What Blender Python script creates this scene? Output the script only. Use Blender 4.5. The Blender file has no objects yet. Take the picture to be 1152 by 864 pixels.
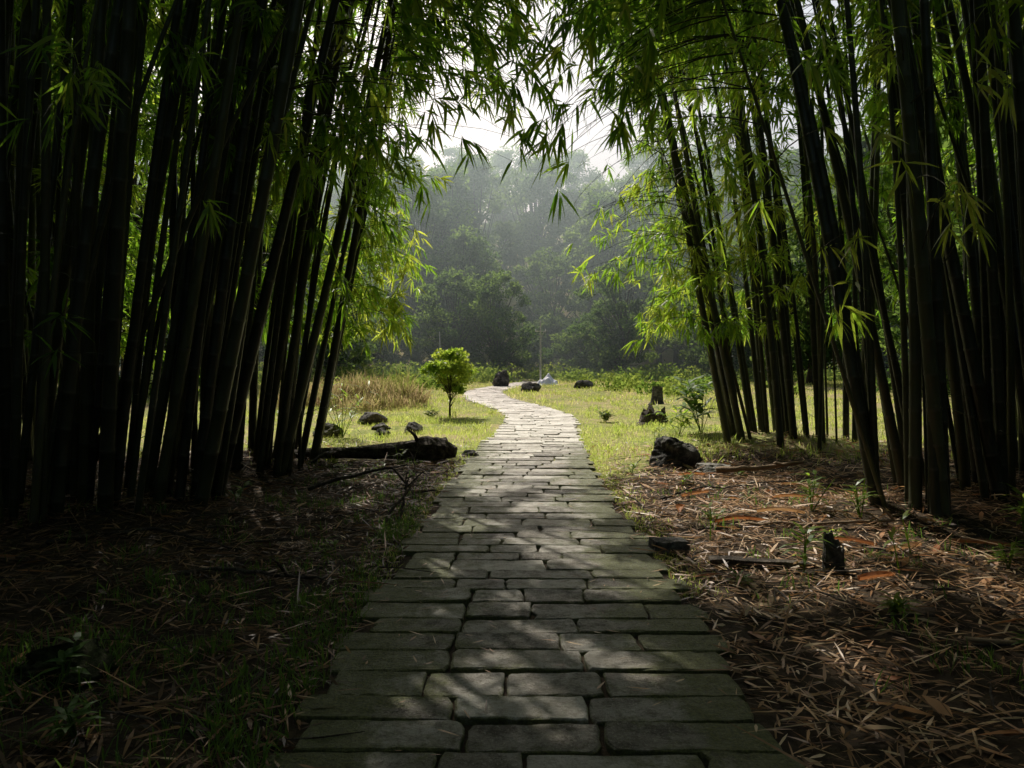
import bpy, math, random
import numpy as np
from mathutils import Vector, noise as mnoise
rng=np.random.default_rng(7); random.seed(7)
scene=bpy.context.scene
U=lambda a,b,n=None: rng.uniform(a,b,n)

# ------------------------------------------------------------------ helpers
class MB:
    def __init__(s): s.v=[];s.li=[];s.ls=[];s.r=[];s.m=[];s.n=0;s.e=[]
    def add(s,v,f,r=0.5,mat=0,e=0.0):
        v=np.asarray(v,dtype=np.float32).reshape(-1,3); f=np.asarray(f,dtype=np.int64)
        s.v.append(v); s.li.append((f+s.n).ravel()); s.ls.append(np.full(len(f),f.shape[1]))
        s.r.append(np.broadcast_to(np.asarray(r,dtype=np.float32),(len(v),)))
        s.e.append(np.broadcast_to(np.asarray(e,dtype=np.float32),(len(v),)))
        s.m.append(np.full(len(f),mat)); s.n+=len(v)
    def mesh(s,name,mats,smooth=False):
        me=bpy.data.meshes.new(name)
        v=np.concatenate(s.v); li=np.concatenate(s.li); ls=np.concatenate(s.ls)
        me.vertices.add(len(v)); me.vertices.foreach_set('co',v.ravel())
        me.loops.add(len(li)); me.loops.foreach_set('vertex_index',li.astype(np.int32))
        me.polygons.add(len(ls)); st=np.concatenate([[0],np.cumsum(ls)[:-1]]).astype(np.int32)
        me.polygons.foreach_set('loop_start',st)
        for m in mats: me.materials.append(m)
        me.polygons.foreach_set('material_index',np.concatenate(s.m).astype(np.int32))
        me.polygons.foreach_set('use_smooth',np.full(len(ls),smooth))
        me.update(calc_edges=True)
        a=me.attributes.new('rnd','FLOAT','POINT'); a.data.foreach_set('value',np.ascontiguousarray(np.concatenate(s.r)))
        a=me.attributes.new('edge','FLOAT','POINT'); a.data.foreach_set('value',np.ascontiguousarray(np.concatenate(s.e)))
        me.validate()
        return me
    def obj(s,name,mats,smooth=False,parent=None,loc=None):
        o=bpy.data.objects.new(name,s.mesh(name,mats,smooth)); scene.collection.objects.link(o)
        if parent: o.parent=parent
        if loc is not None: o.location=loc
        return o
def empty(name,loc=(0,0,0)):
    e=bpy.data.objects.new(name,None); e.location=loc; scene.collection.objects.link(e); return e
def norm(a): return a/np.maximum(np.linalg.norm(a,axis=-1,keepdims=True),1e-9)
def sstep(a,b,x):
    t=np.clip((np.asarray(x,float)-a)/(b-a),0,1); return t*t*(3-2*t)
def tube(mb,P,R,sides=8,r=0.5,mat=0,e=0.0,cap=True,jit=0.0):
    P=np.asarray(P,float); n=len(P); R=np.broadcast_to(np.asarray(R,float),(n,))
    T=norm(np.gradient(P,axis=0)); ref=np.array([1,0.13,0.07]) if abs(norm(P[-1]-P[0])[0])<0.8 else np.array([0,0.1,1.0])
    A=norm(np.cross(T,ref)); B=np.cross(T,A)
    an=np.linspace(0,2*np.pi,sides,endpoint=False)
    rad=R[:,None]*(1+jit*rng.standard_normal((n,sides)))
    V=P[:,None]+rad[...,None]*(np.cos(an)[None,:,None]*A[:,None]+np.sin(an)[None,:,None]*B[:,None])
    i=np.arange(n-1)[:,None]*sides; j=np.arange(sides)[None]; k=(j+1)%sides
    F=np.stack([i+j,i+k,i+sides+k,i+sides+j],-1).reshape(-1,4)
    ee=np.repeat(np.broadcast_to(np.asarray(e,float),(n,)),sides)
    mb.add(V.reshape(-1,3),F,r,mat,ee)
    if cap:
        for q,rev in ((0,True),(n-1,False)):
            idx=np.arange(sides); idx=idx[::-1] if rev else idx
            mb.add(V[q],[idx],r,mat,1.0)
def leaves(mb,B,D,L,W,rnd,droop=0.25,mat=0,side=None):
    """lance-shaped leaves; B base, D direction (unit)"""
    N=len(B); L=np.broadcast_to(L,(N,))[:,None]; W=np.broadcast_to(W,(N,))[:,None]
    if side is None:
        side=np.cross(D,rng.standard_normal((N,3))*0.7+np.array([0,0,1.0]))
    S=norm(side); dz=np.array([0,0,-1.0])
    c1=B+D*L*0.28+dz*L*droop*0.06; c2=B+D*L*0.66+dz*L*droop*0.38; t=B+D*L+dz*L*droop
    V=np.stack([B,c1+S*W*.5,c1-S*W*.5,c2+S*W*.36,c2-S*W*.36,t],1).reshape(-1,3)
    o=np.arange(N)[:,None]*6
    r=np.repeat(rnd,6)
    base=mb.n
    mb.add(V,o+np.array([[0,2,1]]),r,mat)
    for f in ([1,2,4,3],):
        ff=o+np.array([f])+base; mb.li.append(ff.ravel()); mb.ls.append(np.full(N,4)); mb.m.append(np.full(N,mat))
    ff=o+np.array([[3,4,5]])+base; mb.li.append(ff.ravel()); mb.ls.append(np.full(N,3)); mb.m.append(np.full(N,mat))
def diamonds(mb,B,D,L,W,rnd,mat=0):
    N=len(B); L=np.broadcast_to(L,(N,))[:,None]; W=np.broadcast_to(W,(N,))[:,None]
    S=norm(np.cross(D,rng.standard_normal((N,3))))
    V=np.stack([B,B+D*L*.45+S*W*.5,B+D*L,B+D*L*.45-S*W*.5],1).reshape(-1,3)
    mb.add(V,np.arange(N)[:,None]*4+np.arange(4)[None],np.repeat(rnd,4),mat)

# ------------------------------------------------------------------ materials
def newmat(name):
    m=bpy.data.materials.new(name); m.use_nodes=True; nt=m.node_tree; nt.nodes.clear()
    out=nt.nodes.new('ShaderNodeOutputMaterial'); return m,nt,out
def N(nt,t,**k):
    n=nt.nodes.new(t)
    for a,b in k.items(): setattr(n,a,b)
    return n
def attr(nt,name): return N(nt,'ShaderNodeAttribute',attribute_name=name).outputs['Fac']
def ramp(nt,fac,stops):
    r=N(nt,'ShaderNodeValToRGB'); el=r.color_ramp.elements
    while len(el)<len(stops): el.new(0.5)
    for e,(p,c) in zip(el,stops): e.position=p; e.color=(*c,1) if len(c)==3 else c
    nt.links.new(fac,r.inputs[0]); return r.outputs[0]
def nz(nt,scale,detail=5,rough=0.6,vec=None):
    n=N(nt,'ShaderNodeTexNoise'); n.inputs['Scale'].default_value=scale; n.inputs['Detail'].default_value=detail; n.inputs['Roughness'].default_value=rough
    nt.links.new(vec if vec else N(nt,'ShaderNodeTexCoord').outputs['Object'],n.inputs['Vector']); return n.outputs['Fac']
def mixc(nt,f,a,b,bt='MIX'):
    m=N(nt,'ShaderNodeMix',data_type='RGBA',blend_type=bt)
    for s,x in ((m.inputs[0],f),(m.inputs[6],a),(m.inputs[7],b)):
        if isinstance(x,(int,float)): s.default_value=x
        elif isinstance(x,tuple): s.default_value=(*x,1)
        else: nt.links.new(x,s)
    return m.outputs[2]
def math_(nt,op,a,b=0.0,clamp=False):
    m=N(nt,'ShaderNodeMath',operation=op,use_clamp=clamp)
    for s,x in ((m.inputs[0],a),(m.inputs[1],b)):
        if isinstance(x,(int,float)): s.default_value=x
        else: nt.links.new(x,s)
    return m.outputs[0]
def bump(nt,h,strength,dist):
    b=N(nt,'ShaderNodeBump'); b.inputs['Strength'].default_value=strength; b.inputs['Distance'].default_value=dist
    nt.links.new(h,b.inputs['Height']); return b.outputs[0]
def princ(nt,out,col,rough,nrm=None,spec=0.5):
    p=N(nt,'ShaderNodeBsdfPrincipled'); p.inputs['Specular IOR Level'].default_value=spec
    if isinstance(col,tuple): p.inputs['Base Color'].default_value=(*col,1)
    else: nt.links.new(col,p.inputs['Base Color'])
    if isinstance(rough,(int,float)): p.inputs['Roughness'].default_value=rough
    else: nt.links.new(rough,p.inputs['Roughness'])
    if nrm: nt.links.new(nrm,p.inputs['Normal'])
    if out: nt.links.new(p.outputs[0],out.inputs[0])
    return p
def leafmat(name,stops,tstops,trans=0.45,rough=0.4,spec=0.4):
    m,nt,out=newmat(name); a=attr(nt,'rnd')
    if spec>0: p=princ(nt,None,ramp(nt,a,stops),rough,spec=spec)
    else:
        p=N(nt,'ShaderNodeBsdfDiffuse'); nt.links.new(ramp(nt,a,stops),p.inputs[0])
    t=N(nt,'ShaderNodeBsdfTranslucent'); nt.links.new(ramp(nt,a,tstops),t.inputs[0])
    x=N(nt,'ShaderNodeMixShader'); x.inputs[0].default_value=trans
    nt.links.new(p.outputs[0],x.inputs[1]); nt.links.new(t.outputs[0],x.inputs[2]); nt.links.new(x.outputs[0],out.inputs[0]); return m
def noisemat(name,stops,scale,rough=0.85,bs=0.6,bd=0.02,spec=0.3):
    m,nt,out=newmat(name); f=nz(nt,scale,8,0.65); g=nz(nt,scale*4,6,0.7)
    princ(nt,out,ramp(nt,math_(nt,'ADD',math_(nt,'MULTIPLY',f,.65),math_(nt,'MULTIPLY',g,.35)),stops),rough,bump(nt,math_(nt,'ADD',f,g),bs,bd),spec); return m

M_bleaf=leafmat('bamboo_leaf',[(0,(.03,.065,.012)),(.6,(.055,.11,.018)),(1,(.12,.15,.03))],[(0,(.14,.31,.02)),(.5,(.36,.62,.04)),(1,(.66,.74,.09))],.55)
M_culm,nt,out=newmat('bamboo_culm')
c=ramp(nt,attr(nt,'rnd'),[(0,(.014,.018,.010)),(.5,(.032,.04,.018)),(1,(.08,.085,.034))])
tc=N(nt,'ShaderNodeTexCoord').outputs['Object']; mp=N(nt,'ShaderNodeMapping'); mp.inputs['Scale'].default_value=(9,9,1.2); nt.links.new(tc,mp.inputs[0])
f=nz(nt,2.5,6,.6,mp.outputs[0])
c=mixc(nt,ramp(nt,f,[(.42,(0,0,0)),(.7,(.7,.7,.7))]),c,(.05,.045,.033))
c=mixc(nt,attr(nt,'edge'),c,(.085,.08,.06))
princ(nt,out,c,.42,bump(nt,f,.2,.004),.45)
M_branch=noisemat('bamboo_branch',[(.3,(.03,.03,.015)),(.7,(.06,.056,.03))],8)
M_litter=leafmat('dry_leaf',[(0,(.05,.028,.016)),(.35,(.20,.10,.048)),(.7,(.44,.25,.12)),(1,(.62,.46,.29))],[(0,(.12,.07,.03)),(1,(.5,.28,.12))],.22,.45,.45)
M_sheath=leafmat('culm_sheath',[(0,(.28,.10,.035)),(.5,(.46,.22,.09)),(1,(.56,.42,.27))],[(0,(.5,.18,.06)),(1,(.6,.36,.16))],.3,.5)
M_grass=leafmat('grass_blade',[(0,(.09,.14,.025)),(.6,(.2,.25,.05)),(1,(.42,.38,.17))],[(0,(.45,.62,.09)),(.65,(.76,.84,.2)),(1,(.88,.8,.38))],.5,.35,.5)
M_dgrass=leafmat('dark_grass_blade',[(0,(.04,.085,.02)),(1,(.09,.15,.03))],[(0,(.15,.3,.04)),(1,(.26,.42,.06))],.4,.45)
M_dry=leafmat('dry_grass_blade',[(0,(.12,.14,.04)),(.35,(.26,.19,.10)),(1,(.42,.32,.20))],[(0,(.38,.42,.1)),(1,(.7,.5,.32))],.45,.6,0)
M_tleaf=leafmat('tree_leaf',[(0,(.022,.05,.018)),(.6,(.045,.085,.028)),(1,(.08,.12,.035))],[(0,(.10,.2,.04)),(1,(.34,.50,.10))],.45,.5,0)
M_under=leafmat('undergrowth_leaf',[(0,(.045,.09,.025)),(1,(.12,.17,.045))],[(0,(.2,.36,.05)),(1,(.5,.62,.12))],.45,.5,0)
M_yleaf=leafmat('young_tree_leaf',[(0,(.05,.10,.015)),(1,(.13,.18,.03))],[(0,(.24,.44,.03)),(1,(.66,.76,.1))],.5)
M_bark=noisemat('bark',[(.3,(.03,.026,.02)),(.7,(.085,.07,.052))],5,.9,.9,.03)
M_deadwood=noisemat('dead_wood',[(.38,(.026,.02,.015)),(.52,(.08,.063,.048)),(.64,(.19,.155,.12))],7,.85,1,.04)
M_paleend=noisemat('pale_wood',[(.3,(.16,.11,.07)),(.7,(.33,.23,.14))],12,.8)
M_rock=noisemat('dark_rock',[(.38,(.03,.03,.028)),(.5,(.09,.085,.078)),(.62,(.2,.19,.17))],5,.85,1,.05,.2)
M_moss=noisemat('mossy_stone',[(.38,(.02,.025,.012)),(.5,(.05,.062,.024)),(.62,(.11,.10,.065))],9,.95,1,.05,.1)
M_prock=noisemat('pale_rock',[(.3,(.16,.15,.13)),(.7,(.33,.31,.28))],4,.8,.8,.03)
M_pole=noisemat('weathered_pole',[(.3,(.4,.4,.38)),(.7,(.55,.55,.52))],9,.7)
M_tarp=noisemat('white_tarp',[(.3,(.66,.7,.76)),(.7,(.8,.82,.84))],3,.5,.2,.01)

# stone slabs
M_slab,nt,out=newmat('worn_stone_slab')
a=attr(nt,'rnd'); e=attr(nt,'edge')
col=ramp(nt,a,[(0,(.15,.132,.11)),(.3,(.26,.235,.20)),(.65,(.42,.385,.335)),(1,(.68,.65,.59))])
n1=nz(nt,2.6,9,.75); n2=nz(nt,11,9,.8); n3=nz(nt,70,5,.75); n4=nz(nt,1.1,4,.6)
st=math_(nt,'SUBTRACT',1.25,math_(nt,'MULTIPLY',a,.9),True)
col=mixc(nt,math_(nt,'MULTIPLY',ramp(nt,n1,[(.42,(.0,.0,.0)),(.58,(1,1,1))]),st),col,mixc(nt,1.0,col,(.5,.46,.39),'MULTIPLY'))
col=mixc(nt,math_(nt,'MULTIPLY',ramp(nt,n2,[(.49,(0,0,0)),(.58,(.85,.85,.85))]),st),col,mixc(nt,1.0,col,(.30,.27,.21),'MULTIPLY'))
col=mixc(nt,ramp(nt,n3,[(.55,(0,0,0)),(.66,(.5,.5,.5))]),col,(.5,.47,.40))
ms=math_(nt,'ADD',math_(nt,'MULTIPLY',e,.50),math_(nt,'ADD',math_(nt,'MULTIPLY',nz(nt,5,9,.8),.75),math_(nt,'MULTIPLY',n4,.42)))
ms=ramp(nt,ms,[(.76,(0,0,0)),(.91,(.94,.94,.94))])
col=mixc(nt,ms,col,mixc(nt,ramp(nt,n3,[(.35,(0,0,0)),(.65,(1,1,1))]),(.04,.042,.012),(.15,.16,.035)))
hh=math_(nt,'ADD',math_(nt,'ADD',n2,math_(nt,'MULTIPLY',n1,1.2)),math_(nt,'MULTIPLY',n3,.6))
princ(nt,out,col,ramp(nt,n2,[(.4,(.42,.42,.42)),(.6,(.75,.75,.75))]),bump(nt,hh,1.0,.028),.5)

# ground
M_ground,nt,out=newmat('forest_ground')
mw=attr(nt,'edge')
n1=nz(nt,.5,8,.65); n2=nz(nt,6,8,.7); n3=nz(nt,35,5,.7)
soil=ramp(nt,n2,[(.3,(.022,.016,.011)),(.5,(.05,.036,.023)),(.7,(.10,.07,.043))])
gr=ramp(nt,n2,[(.35,(.10,.13,.03)),(.5,(.21,.24,.065)),(.65,(.34,.32,.13))])
gr=mixc(nt,ramp(nt,n1,[(.43,(0,0,0)),(.6,(.85,.85,.85))]),gr,(.36,.29,.16))
mk=ramp(nt,math_(nt,'ADD',mw,math_(nt,'MULTIPLY',math_(nt,'SUBTRACT',n2,.5),.9)),[(.4,(0,0,0)),(.6,(1,1,1))])
princ(nt,out,mixc(nt,mk,soil,gr),.95,bump(nt,math_(nt,'ADD',n2,n3),.8,.03),.15)

# ------------------------------------------------------------------ path centre line / terrain
ky=np.array([-12,0,4,8.3,12.5,15.6,17.8,20.7,24.9,30,35,39,43])
kc=np.array([0.05,.1,.11,.15,.35,.62,.72,.32,-.75,-1.25,-.5,.5,1.2])
kw=np.array([1.85,1.85,1.88,1.82,1.64,1.55,1.6,1.6,1.6,1.5,1.4,1.3,1.2])
yy=np.linspace(-12,43,1101)
cc=np.interp(yy,ky,kc); ker=np.hanning(61); ker/=ker.sum(); cc=np.convolve(np.pad(cc,30,'edge'),ker,'valid')
pc=lambda y: np.interp(y,yy,cc); pw=lambda y: np.interp(y,ky,kw)
CL=[(-4.2,6.8,1.4,1.2,70),(-3.5,9.7,.85,1.4,42),(-8,9.5,2.4,2.6,96),(3.55,6.7,.45,.45,13),(5.5,7.6,1.4,1.3,58),(4.6,11.9,1.15,1.2,34),(8.8,10.5,2.3,2.3,64),
    (-4.9,1.3,1.0,1.4,16),(-4.4,-3.5,1.3,1.5,14),(5.0,1.5,1.0,1.4,16),(4.5,-3.5,1.3,1.5,14)]
def gh(x,y):
    x=np.asarray(x,float); y=np.asarray(y,float)
    h=.05*np.sin(.9*x+1.3)*np.cos(.7*y+.5)+.03*np.sin(2.3*x+.4*y)+.02*np.sin(1.1*x-3.1*y)+.015*np.sin(5.1*x+1)*np.sin(4.3*y)
    for (cx,cy,rx,ry,n) in CL: h=h+.16*np.exp(-((x-cx)**2+(y-cy)**2)/(1.2*max(rx,.8)**2))
    d=np.abs(x-pc(y))-pw(y)/2
    m=sstep(-.05,1.1,d); m=np.where(y>44,1,m)
    return h*m+.012*sstep(.0,.3,d)+ 13*sstep(54,110,y+.03*x)+.16*np.maximum(y-60,0)*sstep(60,90,y)
def meadow(x,y):
    return sstep(9.2,12.8,y+.5*np.sin(x*1.7)+np.where(x>pc(y),.9,0)*np.exp(-np.abs(x-1.6))+.8*np.exp(-(np.abs(x-pc(y))-1)**2))
def axis(parts):
    out=[]
    for a,b,s in parts: out.append(np.arange(a,b,s))
    return np.concatenate(out+[np.array([parts[-1][1]])])
xs=axis([(-700,-100,60),(-100,-20,6),(-20,-7,.6),(-7,7,.13),(7,20,.6),(20,100,6),(100,700,60)])
ys=axis([(-500,-50,50),(-50,-2,3),(-2,15,.13),(15,45,.3),(45,130,3),(130,700,50)])
X,Y=np.meshgrid(xs,ys); Z=gh(X,Y); nx=len(xs); ny=len(ys)
i=np.arange(ny-1)[:,None]*nx; j=np.arange(nx-1)[None]
F=np.stack([i+j,i+j+1,i+nx+j+1,i+nx+j],-1).reshape(-1,4)
mb=MB(); mb.add(np.stack([X,Y,Z],-1).reshape(-1,3),F,.5,0,meadow(X,Y).ravel()); mb.obj('ground',[M_ground],True)

# ------------------------------------------------------------------ stone path
mb=MB()
ty=np.gradient(cc,yy)
y=-11.0
while y<42:
    dp=random.choice([random.uniform(.19,.25),random.uniform(.21,.285)])
    sl=float(np.interp(y,yy,ty)); T=np.array([sl,1.0])/math.hypot(sl,1); Nn=np.array([T[1],-T[0]])
    adv=dp*T[1]
    sl2=float(np.interp(y+adv,yy,ty)); T2=np.array([sl2,1.0])/math.hypot(sl2,1); N2=np.array([T2[1],-T2[0]])
    c0=np.array([float(pc(y)),y]); c1=np.array([float(pc(y+adv)),y+adv]); w=float(pw(y))
    a=-w/2+random.uniform(-.10,.07); end=w/2+random.uniform(-.07,.10)
    cuts=[a]
    while end-cuts[-1]>.7: cuts.append(cuts[-1]+random.uniform(.30,.72))
    if end-cuts[-1]<.25: cuts[-1]=end
    else: cuts.append(end)
    for u0,u1 in zip(cuts[:-1],cuts[1:]):
        g=.003+random.random()*.004
        cor=[(u0+g,0,c0,Nn,T,g),(u1-g,0,c0,Nn,T,g),(u1-g,1,c1,N2,T2,-g),(u0+g,1,c1,N2,T2,-g)]
        pts=[c_+n_*(u+random.uniform(-.010,.010))+t_*(gg+random.uniform(-.007,.007)) for (u,_,c_,n_,t_,gg) in cor]
        lat=[abs(u0)/(w/2),abs(u1)/(w/2),abs(u1)/(w/2),abs(u0)/(w/2)]
        ring=[];le=[]
        for q in range(4):
            A=pts[q];B=pts[(q+1)%4]; k=9 if q%2==0 else 4
            for z_ in range(k):
                f_=z_/k; p_=A*(1-f_)+B*f_
                jj=.005
                p_=p_+np.array([random.uniform(-jj,jj),random.uniform(-jj,jj)])
                if z_==0: p_=p_+(sum(pts)/4-p_)*random.uniform(.0,.07)
                elif random.random()<.06: p_=p_+(sum(pts)/4-p_)*random.uniform(.04,.10)
                ring.append(p_); le.append(lat[q]*(1-f_)+lat[(q+1)%4]*f_)
        ring=np.array(ring); le=np.array(le); ctr=ring.mean(0); n=len(ring)
        top=.028+random.uniform(-.008,.009); tx=random.uniform(-.016,.016); tyy=random.uniform(-.03,.03)
        rel=ring-ctr; zz=top+rel[:,0]*tx+rel[:,1]*tyy
        L=np.linalg.norm(rel,axis=1,keepdims=True)
        inn=ring-rel/L*rng.uniform(.005,.017,(n,1)); bot=ring
        V=np.concatenate([np.c_[bot,np.full(n,-.06)],np.c_[ring,zz-rng.uniform(.004,.011,n)],np.c_[inn,zz]])
        in2=ctr+rel*.5; V=np.concatenate([V,np.c_[in2,np.full(n,top-.002+random.uniform(-.002,.002))],[[ctr[0],ctr[1],top-.002]]])
        k=np.arange(n); k2=(k+1)%n
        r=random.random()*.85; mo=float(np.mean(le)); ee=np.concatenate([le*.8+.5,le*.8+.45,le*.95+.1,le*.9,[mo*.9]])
        if y>9.5: ee=ee*max(0.0,1-(y-9.5)*.2); r=min(1,r+max(0,min(.7,(y-9.5)*.14)))  # far slabs paler: sunlit brightness put into their colour; moss fades out
        b0=mb.n
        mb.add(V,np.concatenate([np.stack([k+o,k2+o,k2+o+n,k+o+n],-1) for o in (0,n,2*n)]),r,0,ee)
        ff=np.stack([k+3*n,k2+3*n,np.full(n,4*n)],-1)+b0
        mb.li.append(ff.ravel()); mb.ls.append(np.full(n,3)); mb.m.append(np.full(n,0))
    y+=adv
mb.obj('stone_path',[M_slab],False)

# ------------------------------------------------------------------ sun direction
AZ,EL=math.radians(-20),math.radians(50)
sdir=np.array([math.sin(AZ)*math.cos(EL),math.cos(AZ)*math.cos(EL),math.sin(EL)])

# ------------------------------------------------------------------ bamboo
clumps=[]; allpts=[]; allid=[]
def culm_curve(b,lean,bend,L,n=46):
    t=np.linspace(0,1,n)[:,None]
    hz=lean[None]*L*(t*1.0)+bend[None]*L*(t**2.6)
    droop=np.linalg.norm(bend)*L*.45*t**4
    z=L*t*.97-droop
    return np.concatenate([hz+b[:2][None],z+b[2]-.1],1)
for ci,(cx,cy,rx,ry,n) in enumerate(CL):
    root=empty('bamboo_clump'); mb=MB(); curves=[]
    for q in range(n):
        an=random.uniform(0,2*math.pi); rr=math.sqrt(random.random())
        bx,by=cx+rx*rr*math.cos(an),cy+ry*rr*math.sin(an)
        b=np.array([bx,by,float(gh(bx,by))])
        sgn=-1 if cx>0 else 1
        inner=((bx-cx)*sgn/rx+1)/2
        far=abs(cx)>7
        lx=sgn*(.0+.20*inner)+random.gauss(0,.045); ly=random.gauss(-.02,.05)+(by-cy)/ry*.05
        if far: lx=random.gauss(0,.09)
        L=random.uniform(9.5,13.5); R=random.choice([random.uniform(.028,.045),random.uniform(.045,.066)])
        bend=np.array([sgn*random.uniform(.02,.16)*(1 if not far else .5),random.uniform(-.12,.08)])
        if random.random()<.1: L*=.55; lx+=random.gauss(0,.14); R*=.6
        topx=bx+(lx+bend[0])*L
        if sgn>0 and topx>-.5: bend[0]-=(topx+.5)/L
        if sgn<0 and topx<.7: bend[0]+=(.7-topx)/L
        P=culm_curve(b,np.array([lx,ly]),bend,L)
        seg=np.linalg.norm(np.diff(P,axis=0),axis=1); S=np.concatenate([[0],np.cumsum(seg)])
        nodes=np.arange(.12+random.random()*.2,S[-1]-.1,random.uniform(.30,.42))
        ss=[0];kk=[0];ee=[0]
        for nd in nodes: ss+=[nd-.022,nd,nd+.018]; kk+=[0,.10,0]; ee+=[0,.7,.1]
        ss.append(S[-1]);kk.append(0);ee.append(0)
        ss=np.array(ss); order=np.argsort(ss); ss=ss[order];kk=np.array(kk)[order];ee=np.array(ee)[order]
        PP=np.stack([np.interp(ss,S,P[:,d]) for d in range(3)],1)
        rad=R*(1-.88*(ss/S[-1])**1.2)*(1+kk)
        tube(mb,PP,rad,9,random.random(),0,ee,cap=False)
        for _ in range(random.randint(0,3)):
            k=random.randint(3,22); st=P[k]; d=norm(np.array([random.gauss(0,1),random.gauss(0,1),random.gauss(.3,.3)])); l=random.uniform(.25,.9)
            tube(mb,[st,st+d*l*.5+[0,0,.03],st+d*l+[0,0,-.05]],[.005,.0035,.001],3,random.random(),0,0,cap=False)
        curves.append(P); m=P[:,2]>1.6
        allpts.append(P[m]); allid.append(np.full(m.sum(),ci))
    mb.obj('culms',[M_culm],True,root); clumps.append((root,MB(),MB(),curves))
AP=np.concatenate(allpts); AI=np.concatenate(allid)

def corridor(T):
    x,y,z=T[:,0],T[:,1],T[:,2]
    lo=np.where(z<2.8,-1.6,np.where(z<4.0,-1.15,-.5)); hi=np.where(z<2.8,1.9,np.where(z<4.0,.95,.7))
    k=np.clip(y/11,.6,1.6)
    return (x>lo*k)&(x<hi*k)&(z<8.4)&(y>3)
# breaks in the crown, given by where their light lands on the ground
BREAKS=[(.45,5.7,.42),(.85,4.8,.36),(.15,3.55,.30),(-.3,3.1,.16),(.55,7.1,.42),(-.25,8.4,.42),(.6,8.9,.55),(-.45,5.0,.16),(-.3,6.4,.22),(.75,3.5,.2),(.2,2.9,.14),(.05,4.4,.13),
        (2.3,6.6,.9),(1.7,5.5,.45),(3.1,7.4,.9),(2.5,8.8,.9),(2.1,4.6,.42),(3.0,5.6,.6),(1.6,7.6,.6),(2.9,4.2,.22),(1.7,3.6,.2),(2.6,3.2,.12),(1.35,4.4,.16),
        (-1.9,5.2,.12),(-2.3,6.3,.18),(-1.5,7.2,.24),(-1.6,8.6,.35),(-2.6,8.2,.2),(-1.2,6.1,.12)]
def proj(T):
    k=T[...,2]/sdir[2]; return T[...,0]-sdir[0]*k, T[...,1]-sdir[1]*k
def inbreak(T,zmin,grow):
    xg,yg=proj(T); m=np.zeros(xg.shape,bool)
    for i,(bx,by,br) in enumerate(BREAKS):
        th=np.arctan2(yg-by,xg-bx); r_=br*(1+.25*np.sin(3*th+i)+.15*np.sin(5*th+2*i))+grow
        m|=((xg-bx)**2+((yg-by)*.85)**2)<r_**2
    m&=T[...,2]>zmin
    m|=(xg>-1.3)&(xg<3.8)&(yg>9.9)&(T[...,2]>5.6)
    return m
def thin(T):
    xg,yg=proj(T)
    keep=np.ones(len(T))
    keep=np.where((xg>-1.9)&(xg<4.2)&(yg>9.5),.06,keep)
    keep=np.where((xg>=1.3)&(xg<3.9)&(yg>4.6)&(yg<=9.5),.4,keep)
    keep=np.where(T[:,2]<5.6,np.maximum(keep,.85),keep)
    return T[rng.random(len(T))<keep]
def branches(T,K,nl,Lr,W,spread=.55,force=False,seedshift=0.0,maxlen=4.0):
    if not force: T=thin(T[~corridor(T)])
    for q0 in range(0,len(T),300):
        Tq=T[q0:q0+300]
        d=Tq[:,None]-AP[None]; dist=np.linalg.norm(d,axis=2)
        pen=np.where((d[...,2]>1.2)|(d[...,2]<-2.5),3.0,0)
        k=np.argmin(dist+pen+rng.uniform(0,.9,dist.shape)*.8,axis=1)
        S=AP[k]; cid=AI[k]; dd=dist[np.arange(len(Tq)),k]
        ok=dd<maxlen; Tq=Tq[ok];S=S[ok];cid=cid[ok];dd=dd[ok]
        if len(Tq)==0: continue
        M=(S+Tq)/2+np.stack([rng.normal(0,.08,len(Tq)),rng.normal(0,.08,len(Tq)),.22*dd],1)
        bez=lambda u:(1-u)**2*S[:,None]+2*u*(1-u)*M[:,None]+u*u*Tq[:,None]
        u=np.linspace(0,1,7)[None,:,None]; C=bez(u)
        for c in np.unique(cid):
            w=cid==c; n=w.sum(); root,ml,mbr,_=clumps[c]
            for Cc in C[w]: tube(mbr,Cc,np.linspace(.007,.0018,7),3,.5,0,0,cap=False)
            uu=rng.uniform(.3,1,(n,K,1)); uu[:,0]=1
            Sw,Mw,Tw=S[w][:,None],M[w][:,None],Tq[w][:,None]
            P=(1-uu)**2*Sw+2*uu*(1-uu)*Mw+uu*uu*Tw
            tg=norm((1-uu)*(Mw-Sw)+uu*(Tw-Mw))
            D=norm(tg*.6+rng.standard_normal((n,K,3))*.5+np.array([0,0,-.3]))
            tl=rng.uniform(.08,.32,(n,K,1)); P2=P+D*tl
            sr=np.repeat(rng.uniform(0,.75,n),K)
            P=P.reshape(-1,3);P2=P2.reshape(-1,3);D=D.reshape(-1,3)
            if not force:
                kp=~inbreak(P2,4.4,.1); P,P2,D,sr=P[kp],P2[kp],D[kp],sr[kp]
            if len(P)==0: continue
            sd=norm(np.cross(D,[0,0,1.0]))*.002
            V=np.stack([P-sd,P+sd,P2+sd*.5,P2-sd*.5],1).reshape(-1,3)
            mbr.add(V,np.arange(len(P))[:,None]*4+np.arange(4)[None])
            B=np.repeat(P2,nl,0); Dn=np.repeat(D,nl,0)
            B=B-Dn*rng.uniform(0,.12,(len(B),1))
            LD=norm(Dn*.75+rng.standard_normal(B.shape)*spread+np.array([0,0,-.35]))
            L=rng.uniform(Lr[0],Lr[1],len(B))
            rr=np.clip(np.repeat(sr,nl)+rng.normal(.08,.14,len(B))+seedshift,0,1)
            kp=~inbreak(B+LD*L[:,None]*.5,3.0,.05)
            B,LD,L,rr=B[kp],LD[kp],L[kp],rr[kp]
            if len(B): leaves(ml,B,LD,L,W*L/Lr[1]*rng.uniform(.8,1.15,len(B)),rr,.22)
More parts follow.
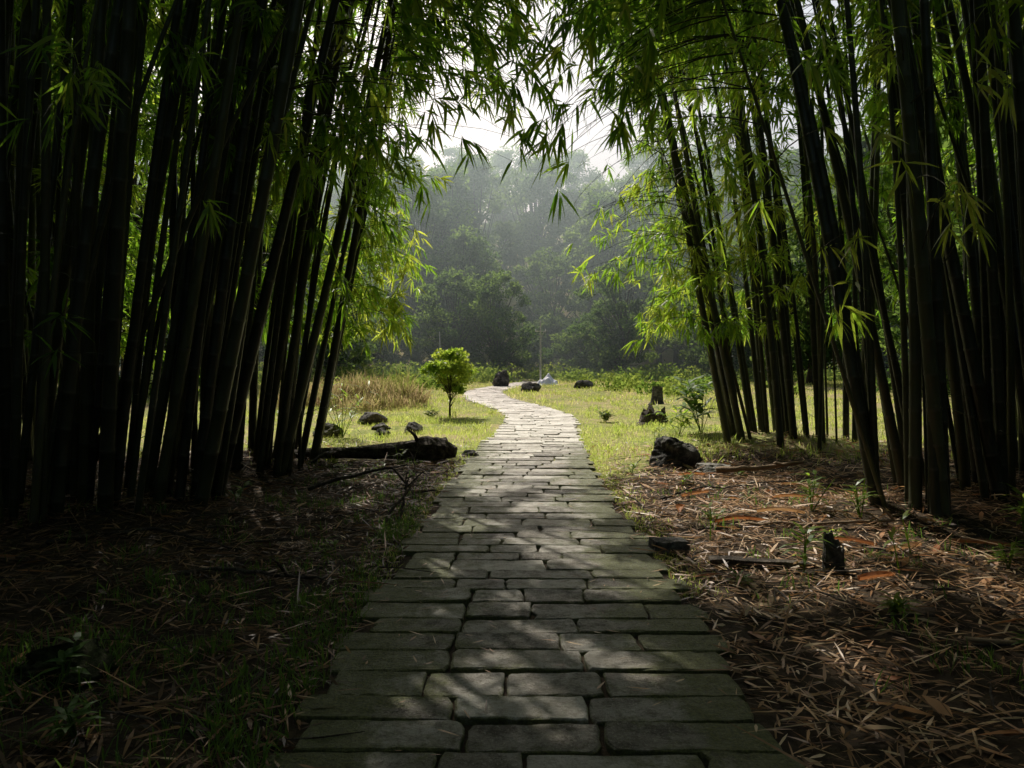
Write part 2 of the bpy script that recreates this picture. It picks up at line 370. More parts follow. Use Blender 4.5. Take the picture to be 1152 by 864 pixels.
def box(n,x0,x1,y0,y1,z0,z1): return np.stack([U(x0,x1,n),U(y0,y1,n),U(z0,z1,n)],1)

# (a) own crown foliage of every culm
T=[]
for ci,(root,a,b,curves) in enumerate(clumps):
    near=CL[ci][1]>4
    for P in curves:
        m=P[P[:,2]>(4.2 if near else 5)]
        if len(m)==0: continue
        k=rng.integers(0,len(m),5)
        T.append(m[k]+np.stack([rng.normal(0,.7,len(k)),rng.normal(0,.7,len(k)),rng.normal(-.1,.35,len(k))],1))
branches(np.concatenate(T),7,7,(.15,.27),.034)
# (b) foliage walls hanging either side of the path
branches(box(120,-3.6,-1.2,8.5,12.5,2.0,6.6),7,8,(.17,.28),.032,seedshift=.05)
branches(box(80,-3.4,-1.3,10.5,13.5,1.7,4.0),7,8,(.16,.26),.03,seedshift=.2)
branches(box(190,.9,4.4,10.5,14.2,2.0,7.6),7,8,(.17,.28),.032,seedshift=.15)
branches(box(70,1.2,3.2,10,13.5,1.8,4.6),7,8,(.17,.27),.032,seedshift=.3)
branches(box(30,1.0,4.2,7.0,9.8,4.2,6.2),6,8,(.18,.28),.032,seedshift=.1)
branches(box(26,-3.0,-.9,6.8,8.8,3.3,5.0),7,8,(.18,.3),.034)
# overhead sprays reaching out over the path
branches(np.concatenate([box(24,-1.4,.15,6.3,7.8,3.6,4.5),box(14,-.5,.6,6.5,7.6,3.2,3.8),box(70,-1.3,.35,6.6,8.8,4.4,6.5),box(80,.2,1.5,7.2,9.4,4.5,6.5),box(60,-.5,.9,7.5,9.5,4.9,6.4),box(12,.0,.6,7.2,8.2,4.1,4.9),box(16,.35,1.1,7.6,9,3.6,4.8)]),6,8,(.2,.31),.036,force=True)
# deep foliage left and right behind the stems
branches(box(130,-9.5,-3.5,11,14,1.6,7),7,8,(.2,.3),.04)
branches(box(130,-10,-5,9,12.5,1.3,7),7,8,(.2,.3),.045)
branches(box(110,5.5,10.5,11.5,14,2.0,7),7,8,(.2,.3),.04)
# near sprays right and left
branches(np.array([[1.85,4.6,3.3],[2.1,4.9,3.5],[2.95,4.9,2.65],[3.15,5.2,2.55],[2.3,5.3,1.85],[2.75,5.9,2.5],[1.5,5.4,3.0],[1.7,6.2,2.6],[2.5,5.0,3.0],[3.3,5.0,3.4],[2.9,5.6,3.9],[1.9,6.0,3.9]]),3,7,(.17,.27),.028,force=True,seedshift=.25)
branches(np.array([[-2.7,4.6,3.2],[-2.95,4.7,3.0],[-2.2,5.2,3.7],[-3.1,5.0,3.6],[-3.1,5.1,1.6],[-2.3,5.6,2.7],[-1.9,5.9,3.4]]),3,7,(.17,.27),.028,force=True)
# (c) grove roof added mostly out of view, laid out to shade the ground
n=3200; g=box(n,-7,8,-5,12,0,0); xg,yg=g[:,0],g[:,1]
den=np.where(np.abs(xg-.1)<1.25,np.where(yg<9.5,1.,0),
    np.where(xg<0,np.where(yg<9.6,1,np.where(yg<11.5,.4,0)),
    np.where(xg<4,np.where(yg<4.6,1.,np.where(yg<9,.7,.0)),.85)))
g=g[U(0,1,n)<den*.72]; z=U(6.8,10.5,len(g)); g=g+sdir[None]*(z/sdir[2])[:,None]
branches(g,9,8,(.2,.32),.05,maxlen=6.5)
for root,ml,mbr,_ in clumps:
    if ml.n: ml.obj('leaves',[M_bleaf],False,root); mbr.obj('branches',[M_branch],False,root)

# ------------------------------------------------------------------ leaf litter
def scatter(n,x0,x1,y0,y1,keep=None):
    x=U(x0,x1,n);y=U(y0,y1,n)
    if keep is not None: k=keep(x,y); x,y=x[k],y[k]
    return x,y
offp=lambda x,y,m=.0: np.abs(x-pc(y))>pw(y)/2+m
mb=MB()
def litter(x,y,L,W,rn,mat=0,zr=.03,tilt=.18):
    n=len(x); a=U(0,2*np.pi,n); D=norm(np.stack([np.cos(a),np.sin(a),rng.normal(0,tilt,n)],1))
    B=np.stack([x,y,gh(x,y)+.006+U(0,zr,n)],1); S=np.cross(D,np.array([0,0,1.0])+rng.standard_normal((n,3))*.35)
    B[:,2]+=np.abs(D[:,2])*L*.5
    leaves(mb,B,D,L,W,rn,U(-.02,.12,1)[0],mat,S)
x,y=scatter(72000,-6.5,6.5,1.8,12.5,lambda x,y: offp(x,y,.0)&(rng.random(len(x))<1-.85*meadow(x,y)) & (rng.random(len(x))<np.where(y<7.5,1,.75)))
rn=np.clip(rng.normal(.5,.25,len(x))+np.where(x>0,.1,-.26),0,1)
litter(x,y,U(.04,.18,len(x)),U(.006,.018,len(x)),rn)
x,y=scatter(3600,-6,6.5,2,12,lambda x,y: offp(x,y,.05)&(rng.random(len(x))<1-.85*meadow(x,y)))
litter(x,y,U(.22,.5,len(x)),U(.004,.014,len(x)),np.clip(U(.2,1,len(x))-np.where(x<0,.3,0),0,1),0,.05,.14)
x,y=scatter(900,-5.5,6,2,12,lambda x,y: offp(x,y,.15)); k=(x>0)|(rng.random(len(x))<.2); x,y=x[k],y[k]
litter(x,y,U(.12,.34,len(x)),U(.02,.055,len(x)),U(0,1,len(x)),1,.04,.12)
x,y=scatter(460,-.95,1.15,2.0,12); k=(rng.random(len(x))<.2+np.abs(x-.1)); x,y=x[k],y[k]; n=len(x); a=U(0,6.28,n); D=np.stack([np.cos(a),np.sin(a),np.zeros(n)],1)
leaves(mb,np.stack([x,y,np.full(n,.044)],1),D,U(.03,.13,n),U(.005,.014,n),U(.1,1,n),.0,0,np.cross(D,[0,0,1.0]))
mb.obj('leaf_litter',[M_litter,M_sheath],False)

mb=MB()
for _ in range(620):
    x=random.uniform(-5.5,5.5); y=random.uniform(2.2,11.5)
    if not offp(x,y,.1): continue
    a=random.uniform(0,6.28); l=random.uniform(.12,.8); z=float(gh(x,y))+.02
    d=np.array([math.cos(a),math.sin(a),random.gauss(0,.05)]); p=np.array([x,y,z])
    tube(mb,[p,p+d*l*.5+np.array([random.gauss(0,.03),random.gauss(0,.03),.02]),p+d*l+np.array([0,0,.01])],[random.uniform(.002,.008)]*2+[.0015],5,random.random(),0)
mb.obj('fallen_twigs',[M_deadwood],True)

# ------------------------------------------------------------------ grass
def blades(mb,x,y,h,w,rn,lean=.35,mat=0,droop=.25):
    n=len(x); a=U(0,6.28,n); ln=np.abs(rng.normal(0,lean,n))
    D=norm(np.stack([np.cos(a)*ln,np.sin(a)*ln,np.ones(n)],1)); b=U(0,6.28,n)
    leaves(mb,np.stack([x,y,gh(x,y)-.005],1),D,h,w,rn,droop,mat,np.stack([np.cos(b),np.sin(b),np.zeros(n)],1))
patch=lambda x,y: .5+.5*np.sin(x*1.3+2*np.sin(y*.7))*np.sin(y*.9+1.5*np.sin(x*.8))
mb=MB()
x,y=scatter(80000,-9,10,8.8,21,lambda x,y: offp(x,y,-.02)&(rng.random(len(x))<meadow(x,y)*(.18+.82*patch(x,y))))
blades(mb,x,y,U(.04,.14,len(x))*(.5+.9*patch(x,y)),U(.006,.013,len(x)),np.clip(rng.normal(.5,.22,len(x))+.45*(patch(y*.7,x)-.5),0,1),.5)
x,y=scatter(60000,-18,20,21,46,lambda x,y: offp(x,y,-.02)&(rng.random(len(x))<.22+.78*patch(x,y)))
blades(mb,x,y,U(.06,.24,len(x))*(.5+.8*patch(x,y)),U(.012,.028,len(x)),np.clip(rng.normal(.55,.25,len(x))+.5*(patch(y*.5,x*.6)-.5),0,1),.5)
y=U(4.5,14,8000); sd=np.where(rng.random(8000)<.6,1,-1); x=pc(y)+sd*(pw(y)/2+np.abs(rng.normal(.02,.15,8000)))
blades(mb,x,y,U(.02,.08,8000),U(.003,.008,8000),U(.1,.7,8000),.6)
for _ in range(300):
    cx,cy=random.uniform(-6,7),random.uniform(10.0,30)
    if not bool(offp(np.array([cx]),np.array([cy]),.15)[0]): continue
    n=random.randint(12,40); x=rng.normal(cx,.09,n); y=rng.normal(cy,.09,n); blades(mb,x,y,U(.12,.34,n),U(.008,.02,n),U(0,.8,n),.6,0,.4)
mb.obj('meadow_grass',[M_grass],False)
mb=MB()
for q in range(400):
    cx,cy=random.uniform(-2.4,-.95),random.uniform(2.3,4.6)
    if random.random()<.3: cx,cy=random.uniform(-4.5,-1.1),random.uniform(3,7.5)
    if random.random()<.2: cx,cy=random.uniform(-2.6,-.9),random.uniform(7,10.5)
    if random.random()<.18: cx,cy=random.uniform(1.5,4),random.uniform(3.2,8)
    if q>290: cy=random.uniform(2.3,7); cx=float(pc(cy)-pw(cy)/2)-abs(random.gauss(.08,.15))
    n=random.randint(8,26); x=rng.normal(cx,.05,n); y=rng.normal(cy,.05,n); k=offp(x,y,.02); x,y=x[k],y[k]
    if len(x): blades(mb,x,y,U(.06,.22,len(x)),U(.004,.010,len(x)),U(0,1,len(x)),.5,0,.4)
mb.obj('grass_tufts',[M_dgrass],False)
mb=MB()
for (cx,cy,r,n,h) in [(-5.2,21,.9,900,1.6),(-4.4,21.5,.7,900,2.1),(-3.6,21.3,.6,800,1.9),(-2.8,20.9,.5,500,1.4),(-6.3,21.5,.8,700,1.6),(-4.0,20,.8,500,1.0),(-3.0,20,.5,300,.9)]:
    for (tx_,ty_) in zip(rng.normal(cx,r*.55,9),rng.normal(cy,r*.45,9)):
        m_=n//9; x=rng.normal(tx_,.14,m_); y=rng.normal(ty_,.14,m_)
        blades(mb,x,y,U(.35,1.0,m_)*h*U(.7,1.1),U(.012,.03,m_),np.clip(rng.normal(U(.2,.75),.2,m_),0,1),.5,0,.4)
mb.obj('dry_grass_patch',[M_dry],False)

# ------------------------------------------------------------------ trees
def tree(seed,h,cr,nclump,nleaf,ls,trunkfrac=.3,tr=.02,mats=None,rf=(.10,.36)):
    global rng; old=rng; rng=np.random.default_rng(seed); R=random.Random(seed)
    mb=MB(); t=np.linspace(0,1,9); wob=np.cumsum(rng.normal(0,.02*h,(9,2)),0)*np.linspace(0,.6,9)[:,None]
    P=np.c_[wob,t*h*.8-.15]; tube(mb,P,h*tr*(1-.8*t)*(1+.5*np.exp(-t*18)),8,.5,0,0,jit=.06)
    cs=[]
    for _ in range(nclump):
        k=R.uniform(trunkfrac,1); an=R.uniform(0,6.28); prof=math.sin(math.pi*min(1,.12+.85*(k-trunkfrac)/(1-trunkfrac)))**.6
        rr=cr*prof*math.sqrt(R.random())*R.uniform(.75,1.2)
        c=np.array([rr*math.cos(an),rr*math.sin(an),k*h]); cs.append(c)
        kk=max(.15,k*.8-.15); st=np.array([np.interp(kk*.8*h,P[:,2],P[:,0]),np.interp(kk*.8*h,P[:,2],P[:,1]),kk*.8*h])
        m=(st+c)/2+np.array([0,0,-.04*h]); tube(mb,[st,m,c],[h*tr*.3,h*tr*.18,h*tr*.05],4,.5,0,0,cap=False)
    cs=np.array(cs); rad=cr*U(rf[0],rf[1],nclump); per=nleaf//nclump
    B=np.repeat(cs,per,0)+norm(rng.standard_normal((nclump*per,3)))*np.repeat(rad,per)[:,None]*(rng.random((nclump*per,1))**.45)*np.array([1,1,.62])
    D=norm(rng.standard_normal(B.shape)+np.array([0,0,-.3])); n=len(B)
    diamonds(mb,B,D,ls*U(.7,1.3,n),ls*.55*U(.7,1.3,n),np.clip(np.repeat(U(0,.8,nclump),per)+rng.normal(.05,.15,n),0,1),1)
    me=mb.mesh('tree_mesh',mats or [M_bark,M_tleaf]); rng=old; return me
kinds=[tree(11,15,4.6,90,14000,.38),tree(12,18,5.2,100,15000,.4,.3),tree(13,11,4.2,75,11000,.34,.12),tree(14,17,4.0,85,12000,.38,.15),tree(15,6,3.6,60,9000,.28,.05)]
forest=empty('distant_forest')
def put(k,x,y,s,name='tree'):
    o=bpy.data.objects.new(name,kinds[k]); scene.collection.objects.link(o); o.parent=forest
    o.location=(x,y,float(gh(x,y))); o.rotation_euler=(0,0,random.uniform(0,6.28)); o.scale=(s*random.uniform(.9,1.15),s*random.uniform(.9,1.15),s)
for row,(y0,dx,ks,s0,xm) in enumerate([(50,4.2,[4,4,2],.7,34),(55,5,[2,0,4],.8,38),(61,5.0,[0,3,1,2],.85,40),(71,6,[1,0,3],.88,44),(84,7,[1,0,3],.9,48)]):
    x=-xm
    while x<xm:
        put(random.choice(ks),x+random.uniform(-1.5,1.5),y0+random.uniform(-2.5,2.5),s0*random.uniform(.8,1.12)); x+=dx*random.uniform(.8,1.2)
for (x,y,k,s) in [(-17,23,0,.9),(-21,18,1,.9),(-16,31,3,.9),(-22,28,1,.95),(-14,38,0,.85),(-11,45,2,.8),(-23,12,0,.9),(-18,14,2,.8),(-27,34,1,.9),
                  (17,22,0,.9),(21,17,1,.9),(18,30,3,.9),(24,26,1,.95),(15,37,2,.8),(13,44,2,.75),(22,11,0,.9),(18,14,4,.9),(28,36,1,.9),(20,42,0,.9),
                  (-15,20,4,.8),(-13,27,4,.7),(15,26,4,.7),(14,19,4,.6),
                  (-12,14.5,2,.75),(-13,9,2,.9),(-14,17,3,.7),(13,12.5,2,.7),(14,8,2,.9),
                  (-10,3,2,.9),(-9,-4,2,.95),(10,3,2,.9),(9.5,-4,2,.95),(-4,-10,2,1),(4,-11,2,1),(0,-9,4,1.1),(-12,-10,0,1),(12,-10,0,1),(-7,-8,4,1),(7,-8,4,1),(-8,0,4,.8),(8.5,-1,4,.8)]: put(k,x,y,s)  # unseen trees beside and behind the camera, added to block sky light
mb=MB()
for q in range(260):
    cx=random.uniform(-20,22); cy=random.uniform(40.5,48); r=random.uniform(.4,1.2)
    if q>200: cx=random.choice([random.uniform(3.5,12),random.uniform(-8,-3)]); cy=random.uniform(27,40); r=random.uniform(.2,.6)
    if not bool(offp(np.array([cx]),np.array([cy]),r*.6)[0]) and cy<43: continue
    n=int(150+r*60); c=np.array([cx,cy,float(gh(cx,cy))+r*.3])
    B=c+norm(rng.standard_normal((n,3)))*r*(rng.random((n,1))**.4)*np.array([1.2,1,.75]); B[:,2]=np.maximum(B[:,2],c[2]-r*.3)
    diamonds(mb,B,norm(rng.standard_normal((n,3))),U(.1,.28,n),U(.05,.14,n),np.clip(random.uniform(.1,.9)+rng.normal(0,.12,n),0,1))
mb.obj('undergrowth',[M_under],False)
yt=bpy.data.objects.new('young_tree',tree(33,1.62,.66,30,5200,.09,.42,.02,[M_bark,M_yleaf],(.18,.42))); scene.collection.objects.link(yt); yt.location=(-1.5,17.8,float(gh(-1.5,17.8)))

# ------------------------------------------------------------------ low plants
def plant(name,x,y,h,n,Ll,W,mat,stalks=3,spread=.5,dr=.35):
    mb=MB(); z=float(gh(x,y))
    for _ in range(stalks):
        d=norm(np.array([random.gauss(0,spread*.5),random.gauss(0,spread*.5),1])); hh=h*random.uniform(.6,1)
        P=np.array([[x,y,z-.02],[x,y,z]+d*hh*.5,[x,y,z]+d*hh+np.array([0,0,-.02])]); tube(mb,P,[.006,.005,.002],5,.4,0,0)
        u=U(.25,1,n); B=np.stack([np.interp(u,[0,.5,1],P[:,k]) for k in range(3)],1)
        a=U(0,6.28,n); D=norm(np.stack([np.cos(a),np.sin(a),U(.1,.9,n)],1))
        leaves(mb,B,D,U(.6,1,n)*Ll,W*U(.8,1.1,n),U(0,1,n),dr,0,np.cross(D,[0,0,1.0]))
    mb.obj(name,[mat],False)
plant('bamboo_seedling',2.0,5.0,.55,9,.26,.038,M_yleaf,2,.12)
plant('weed_plant',2.7,6.6,.38,9,.22,.035,M_yleaf,4)
plant('weed_plant',3.0,6.3,.33,9,.2,.03,M_yleaf,4)
plant('weed_plant',2.15,4.1,.14,8,.16,.03,M_yleaf,4,.9)
plant('weed_plant',3.4,5.0,.25,8,.2,.03,M_yleaf,3)
plant('weed_plant',-1.95,3.15,.24,6,.13,.04,M_dgrass,2)
plant('weed_plant',-2.7,7.2,.3,6,.22,.05,M_dgrass,2)
plant('weed_plant',-1.55,10.0,.3,4,.22,.04,M_yleaf,2)
plant('weed_plant',-1.65,2.75,.2,7,.16,.028,M_dgrass,3)
for (x,y) in [(1.75,6.4),(3.6,4.4),(2.6,3.6),(1.9,8.2),(3.2,7.9),(2.9,9.4),(1.5,9.2),(-1.6,8.9),(-2.2,9.6),(-1.3,5.4),(2.4,7.4),(1.5,4.8),(2.4,5.6),(3.1,3.9)]:
    plant('weed_plant',x,y,random.uniform(.1,.22),7,.14,.028,M_yleaf,3,.9)
for (x,y) in [(2.5,4.7),(3.3,6.9),(1.6,5.9),(2.9,5.3)]: plant('bamboo_seedling',x,y,random.uniform(.25,.4),6,.18,.028,M_yleaf,1,.25)
plant('broadleaf_shrub',3.35,13.0,1.25,14,.55,.085,M_dgrass,9,.6)
plant('broadleaf_shrub',3.1,13.6,.9,12,.45,.07,M_yleaf,6,.8)
plant('broadleaf_shrub',-3.0,13.0,1.3,10,.5,.03,M_yleaf,7,.6)
plant('broadleaf_shrub',-3.6,12.2,.9,10,.4,.03,M_yleaf,5,.6)
plant('broadleaf_shrub',2.1,16.6,.35,18,.22,.07,M_yleaf,7,1.0)
plant('broadleaf_shrub',-1.9,17.3,.3,14,.2,.06,M_yleaf,5,1.0)
plant('broadleaf_shrub',2.2,11.4,.45,6,.25,.03,M_yleaf,3,.6)
plant('broadleaf_shrub',4.2,6.0,.35,9,.26,.04,M_yleaf,3,.6)

# ------------------------------------------------------------------ rocks
import bmesh
def rock(name,x,y,sx,sy,sz,mat,seed,rot=0,sink=.25,amp=.45):
    bm=bmesh.new(); bmesh.ops.create_icosphere(bm,subdivisions=5,radius=1)
    for v in bm.verts:
        d=v.co.normalized(); o=Vector((seed*3.1,seed*1.7,seed))
        k=1+amp*(mnoise.noise(d*1.3+o)*1.1)+amp*.5*mnoise.noise(d*3+o)+amp*.2*mnoise.noise(d*7+o)+amp*.06*mnoise.noise(d*16+o)
        c=d*k
        for fn in [Vector((math.sin(seed*9+i*2.1),math.cos(seed*5+i*1.7),math.sin(seed+i*2.9)*.8)).normalized() for i in range(7)]:
            e=c.dot(fn)-.72
            if e>0: c-=fn*e*.8
        v.co=Vector((c.x*sx,c.y*sy,max(c.z,-.6)*sz))
    me=bpy.data.meshes.new(name); bm.to_mesh(me); bm.free(); me.materials.append(mat)
    for p in me.polygons: p.use_smooth=False
    o=bpy.data.objects.new(name,me); scene.collection.objects.link(o); o.location=(x,y,float(gh(x,y))+sz*sink); o.rotation_euler=(0,0,rot); return o
rock('boulder',2.22,10.0,.38,.33,.27,M_rock,1,.3,.4)
rock('pale_stone',2.58,9.45,.27,.2,.13,M_prock,5,.6,.3)
rock('boulder',.8,30.5,.42,.35,.26,M_rock,3,0,.5)
rock('boulder',-.5,35.5,.45,.35,.5,M_rock,4,0,.5)
rock('boulder',-3.15,16.6,.36,.3,.22,M_rock,5,0,.4)
rock('boulder',-3.3,13.2,.3,.22,.17,M_rock,6,0,.4)
rock('boulder',-1.85,13.8,.25,.2,.14,M_rock,7,1,.4)
rock('boulder',-2.3,13.1,.13,.12,.12,M_rock,8,0,.4)
rock('boulder',-2.6,14.6,.18,.15,.1,M_rock,9,0,.4)
rock('boulder',3.2,33,.5,.4,.25,M_rock,10,0,.4)
rock('mossy_stone',-2.05,3.3,.24,.2,.13,M_moss,12,.5,.1,.7)
rock('boulder',-.62,10.9,.17,.13,.08,M_rock,13,.5,.2)
def blockobj(name,x,y,l,w,h,rot,mat,z0=0,tilt=0):
    bm=bmesh.new(); bmesh.ops.create_cube(bm,size=1)
    for v in bm.verts: v.co=Vector((v.co.x*l,v.co.y*w,v.co.z*h))
    bmesh.ops.subdivide_edges(bm,edges=bm.edges[:],cuts=5,use_grid_fill=True)
    for v in bm.verts:
        q=mnoise.noise_vector(v.co*9+Vector((x*7,y,0)))*.014; v.co+=q
        if abs(v.co.x)>l*.46 and abs(v.co.z)>h*.4: v.co.x*=.96
    me=bpy.data.meshes.new(name); bm.to_mesh(me); bm.free(); me.materials.append(mat)
    o=bpy.data.objects.new(name,me); scene.collection.objects.link(o); o.location=(x,y,float(gh(x,y))+h/2+z0); o.rotation_euler=(0,tilt,rot); return o
blockobj('stone_block',1.2,5.6,.27,.16,.1,.15,M_rock,-.01)
blockobj('wooden_plank',1.78,5.2,.74,.10,.035,-.12,M_deadwood,.02,.02)
# broken bamboo stump with split, ragged top
mb=MB(); x0,y0=2.2,5.0; z0=float(gh(x0,y0)); na=18; an=np.linspace(0,2*np.pi,na,endpoint=False); V=[]
topz=.19+.07*np.clip(np.cos(an-2.2),-.5,1)+rng.uniform(-.03,.035,na)
for (k,rr) in ((-.3,.080),(.0,.074),(.3,.070),(.34,.076),(.38,.069),(1,.067)): V.append(np.stack([x0+rr*np.cos(an),y0+rr*np.sin(an),z0+topz*k],1))
V.append(np.stack([x0+.055*np.cos(an),y0+.055*np.sin(an),z0+topz],1)); V.append(np.stack([x0+.05*np.cos(an),y0+.05*np.sin(an),np.full(na,z0+.06)],1)); V.append(np.tile([[x0,y0,z0+.055]],(na,1)))
i=np.arange(8)[:,None]*na; j=np.arange(na)[None]; k=(j+1)%na
mb.add(np.concatenate(V),np.stack([i+j,i+k,i+na+k,i+na+j],-1).reshape(-1,4)); mb.obj('bamboo_stump',[M_rock],False)
def stump(name,x,y,r,h,mat,seed,jag=.4):
    R=random.Random(seed); mb=MB(); z=float(gh(x,y)); n=22; an=np.linspace(0,2*np.pi,n,endpoint=False)
    fl=np.array([1+.25*math.sin(3*a+seed)+.12*math.sin(7*a+seed*2) for a in an])
    jt=np.array([1-jag*R.random() for _ in an]); V=[]
    for (hz,k,ff) in [(-.15,1.7,1),(0,1.45,.9),(.15,1.15,.6),(.5,1.0,.4),(1,.93,.35)]:
        rr=r*k*(1+(fl-1)*ff); hh=hz*h*(jt if hz==1 else 1); V.append(np.stack([x+rr*np.cos(an),y+rr*np.sin(an),z+hh*np.ones(n)],1))
    rr=r*.6; V.append(np.stack([x+rr*np.cos(an),y+rr*np.sin(an),z+h*(.55+.2*jt)],1)); V.append(np.tile([[x,y,z+h*.55]],(n,1)))
    V=np.concatenate(V); i=np.arange(6)[:,None]*n; j=np.arange(n)[None]; k=(j+1)%n
    mb.add(V,np.stack([i+j,i+k,i+n+k,i+n+j],-1).reshape(-1,4)); mb.obj(name,[mat],False)
stump('tree_stump',3.1,16.2,.27,.42,M_deadwood,3,.8)
stump('tree_stump',4.35,22,.16,.58,M_rock,5,.15)
stump('tree_stump',-3.55,11.6,.11,.4,M_deadwood,8,.2)
mb=MB(); P=np.array([[-3.2,10.1,.10],[-2.7,10.15,.12],[-2.1,10.2,.13],[-1.6,10.28,.14],[-1.2,10.3,.16],[-.95,10.32,.15],[-.78,10.3,.12]])
P[:,2]+=.03; tt=np.linspace(0,1,26); t0=np.linspace(0,1,7); Q=np.stack([np.interp(tt,t0,P[:,k]) for k in range(3)],1)
tube(mb,Q,np.interp(tt,t0,[.07,.075,.085,.12,.17,.15,.07]),16,.5,0,0,jit=.08)
tube(mb,[[-1.3,10.3,.25],[-1.35,10.2,.4],[-1.42,10.1,.48]],[.035,.025,.01],6,.5,0)
tube(mb,[[-2.4,10.15,.15],[-2.5,9.8,.2],[-2.65,9.5,.1]],[.03,.022,.01],6,.5,0)
mb.obj('fallen_log',[M_deadwood],False)
def branchobj(name,pts,r0,r1,mat=M_deadwood,tw=3):
    mb=MB(); P=np.array(pts,float); t=np.linspace(0,1,len(P)); tt=np.linspace(0,1,14); Q=np.stack([np.interp(tt,t,P[:,k]) for k in range(3)],1)
    Q[1:-1]+=rng.normal(0,.008,(12,3)); tube(mb,Q,np.linspace(r0,r1,14),7,.5,0,0,jit=.08)
    for _ in range(tw):
        k=random.randint(3,12); d=norm(np.array([random.gauss(0,1),random.gauss(0,1),abs(random.gauss(0,.5))])); l=random.uniform(.12,.35)
        tube(mb,[Q[k],Q[k]+d*l*.6,Q[k]+d*l+[0,0,-.03]],[r1*1.2,r1,.001],5,.5,0,0)
    mb.obj(name,[mat],True)
branchobj('fallen_branch',[[-2.2,7.9,.06],[-1.7,8.1,.2],[-1.35,8.2,.27],[-1.15,7.9,.12],[-1.0,7.6,.05]],.022,.008)
branchobj('fallen_branch',[[-1.0,6.5,.02],[-.98,6.7,.25],[-.97,6.8,.42]],.012,.006)
branchobj('fallen_branch',[[-1.15,6.6,.02],[-.92,7.2,.3],[-1.05,7.6,.5]],.014,.006)
branchobj('fallen_branch',[[-2.4,4.7,.08],[-1.9,4.9,.07],[-1.3,4.75,.05]],.02,.009)
branchobj('fallen_branch',[[-3.5,5.5,.1],[-2.8,5.8,.13],[-2.0,5.4,.07]],.018,.006)
branchobj('fallen_branch',[[2.5,9.0,.1],[3.0,8.9,.14],[3.6,9.1,.18]],.035,.02,M_paleend,1)
branchobj('fallen_branch',[[2.0,6.2,.08],[2.6,6.0,.13],[3.3,6.15,.12]],.016,.01,M_paleend,2)
branchobj('fallen_branch',[[2.3,3.7,.06],[3.0,3.5,.1],[3.6,3.9,.08]],.014,.006,M_paleend,2)
branchobj('fallen_branch',[[1.5,7.4,.05],[1.9,7.8,.09],[2.6,7.9,.1]],.014,.006,M_deadwood,3)
mb=MB()
for (x,y,l,a) in [(1.95,6.25,.45,.1),(2.35,6.4,.4,-.2),(2.9,5.4,.4,.5),(2.6,5.6,.35,2.6),(3.3,4.6,.35,.9),(1.9,7.6,.4,.6),(2.8,7.3,.4,2.9),(2.1,8.6,.35,.2),(3.2,8.3,.35,2.2),(1.6,6.9,.3,1.2),(3.6,5.6,.4,-.4),(2.3,4.6,.28,.3)]:
    n=9; u=np.linspace(0,1,n); wd=.034*np.sin(np.pi*np.clip(u*.9+.08,0,1))**.7; z=float(gh(x,y))+.035
    cv=random.uniform(-.06,.06); rows=[]
    for v in np.linspace(-1,1,6):
        ww=wd*(v+random.uniform(-.12,.12)); lat=cv*np.sin(u*3.1)
        rows.append(np.stack([x+math.cos(a)*(u-.5)*l-math.sin(a)*(ww+lat),y+math.sin(a)*(u-.5)*l+math.cos(a)*(ww+lat),z+.02*np.sin(u*3.1)+.025*v*v],1))
    V=np.stack(rows,0).reshape(-1,3); i=np.arange(5)[:,None]*n; j=np.arange(n-1)[None]
    mb.add(V,np.stack([i+j,i+j+1,i+n+j+1,i+n+j],-1).reshape(-1,4),random.random())
mb.obj('culm_sheaths',[M_sheath],True)

# ------------------------------------------------------------------ utility pole, far post, tarp
root=empty('utility_pole',(1.45,37.6,float(gh(1.45,37.6))))
mb=MB(); tube(mb,[[0,0,-.2],[0.01,0,1.7],[0,0,3.3]],[.05,.042,.035],10); mb.obj('pole',[M_pole],True,root)
mb=MB(); tube(mb,[[-.28,0,2.75],[0,-.045,2.76],[.28,0,2.75]],[.02,.022,.02],6); tube(mb,[[0,-.02,2.4],[.2,-.02,2.73]],.012,6); mb.obj('crossarm',[M_pole],True,root)
mb=MB()
for q in (-.25,.25): tube(mb,[[q,0,2.76],[q,0,2.82],[q,0,2.88]],[.02,.035,.02],8)
mb.obj('insulators',[M_tarp],True,root)
mb=MB(); z=float(gh(-4.2,44)); tube(mb,[[-4.2,43,z-.2],[-4.18,43,z+1.6],[-4.22,43,z+2.9]],[.05,.045,.03],8); mb.obj('wooden_post',[M_pole],True)
mb=MB(); nn=24; g=np.linspace(-1,1,nn); GX,GY=np.meshgrid(g,g); R2=np.sqrt((GX*1.0)**2+(GY*1.1)**2)
H=.42*np.clip(1-R2,0,1)**.5*(1+.25*np.sin(GX*6+1)+.2*np.sin(GY*7+GX*3))+.03*np.sin(GX*13)*np.sin(GY*11)
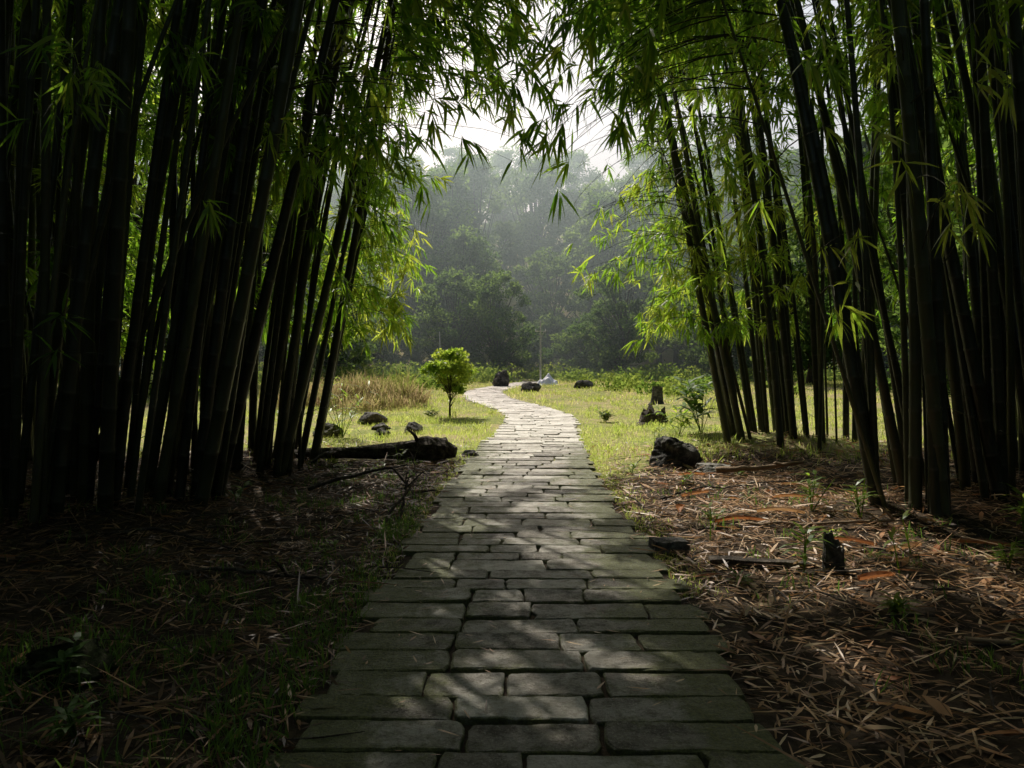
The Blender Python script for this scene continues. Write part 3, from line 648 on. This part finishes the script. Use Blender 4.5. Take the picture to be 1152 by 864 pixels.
V=np.stack([1.8+GX*.55,37.4+GY*.4,float(gh(1.8,37.4))+H+.03],-1).reshape(-1,3); i=np.arange(nn-1)[:,None]*nn; j=np.arange(nn-1)[None]
mb.add(V,np.stack([i+j,i+j+1,i+nn+j+1,i+nn+j],-1).reshape(-1,4)); mb.obj('white_tarp',[M_tarp],True)

# ------------------------------------------------------------------ morning mist in front of the wood
bm=bmesh.new(); bmesh.ops.create_cube(bm,size=1)
me=bpy.data.meshes.new('mist'); bm.to_mesh(me); bm.free()
o=bpy.data.objects.new('mist',me); scene.collection.objects.link(o); o.location=(0,70,14); o.scale=(100,64,36)
m,nt,out=newmat('mist'); v=N(nt,'ShaderNodeVolumeScatter'); v.inputs['Color'].default_value=(.74,.95,.98,1); v.inputs['Density'].default_value=.011; v.inputs['Anisotropy'].default_value=.5
nt.links.new(v.outputs[0],out.inputs['Volume']); me.materials.append(m)

# ------------------------------------------------------------------ light, sky, camera
w=bpy.data.worlds.new('World'); scene.world=w; w.use_nodes=True; nt=w.node_tree; bg=nt.nodes['Background']
sky=nt.nodes.new('ShaderNodeTexSky'); sky.sky_type='NISHITA'; sky.sun_disc=False; sky.sun_elevation=EL; sky.sun_rotation=AZ; sky.dust_density=6.0; sky.air_density=1.0
nt.links.new(sky.outputs[0],bg.inputs[0]); bg.inputs[1].default_value=.12
l=bpy.data.lights.new('sun','SUN'); l.energy=5; l.angle=math.radians(.5); l.color=(1,.95,.84)
lo=bpy.data.objects.new('sun',l); scene.collection.objects.link(lo); lo.rotation_euler=Vector(-sdir).to_track_quat('-Z','Y').to_euler(); lo.location=(0,0,30)
cam=bpy.data.cameras.new('camera'); cam.sensor_width=36; cam.lens=830/1152*36; cam.clip_end=2000; cam.clip_start=.05
co=bpy.data.objects.new('camera',cam); scene.collection.objects.link(co); co.location=(0,0,1.5); co.rotation_euler=(math.radians(90-2.2),0,0)
scene.camera=co
scene.view_settings.view_transform='Standard'; scene.view_settings.look='None'; scene.view_settings.exposure=0
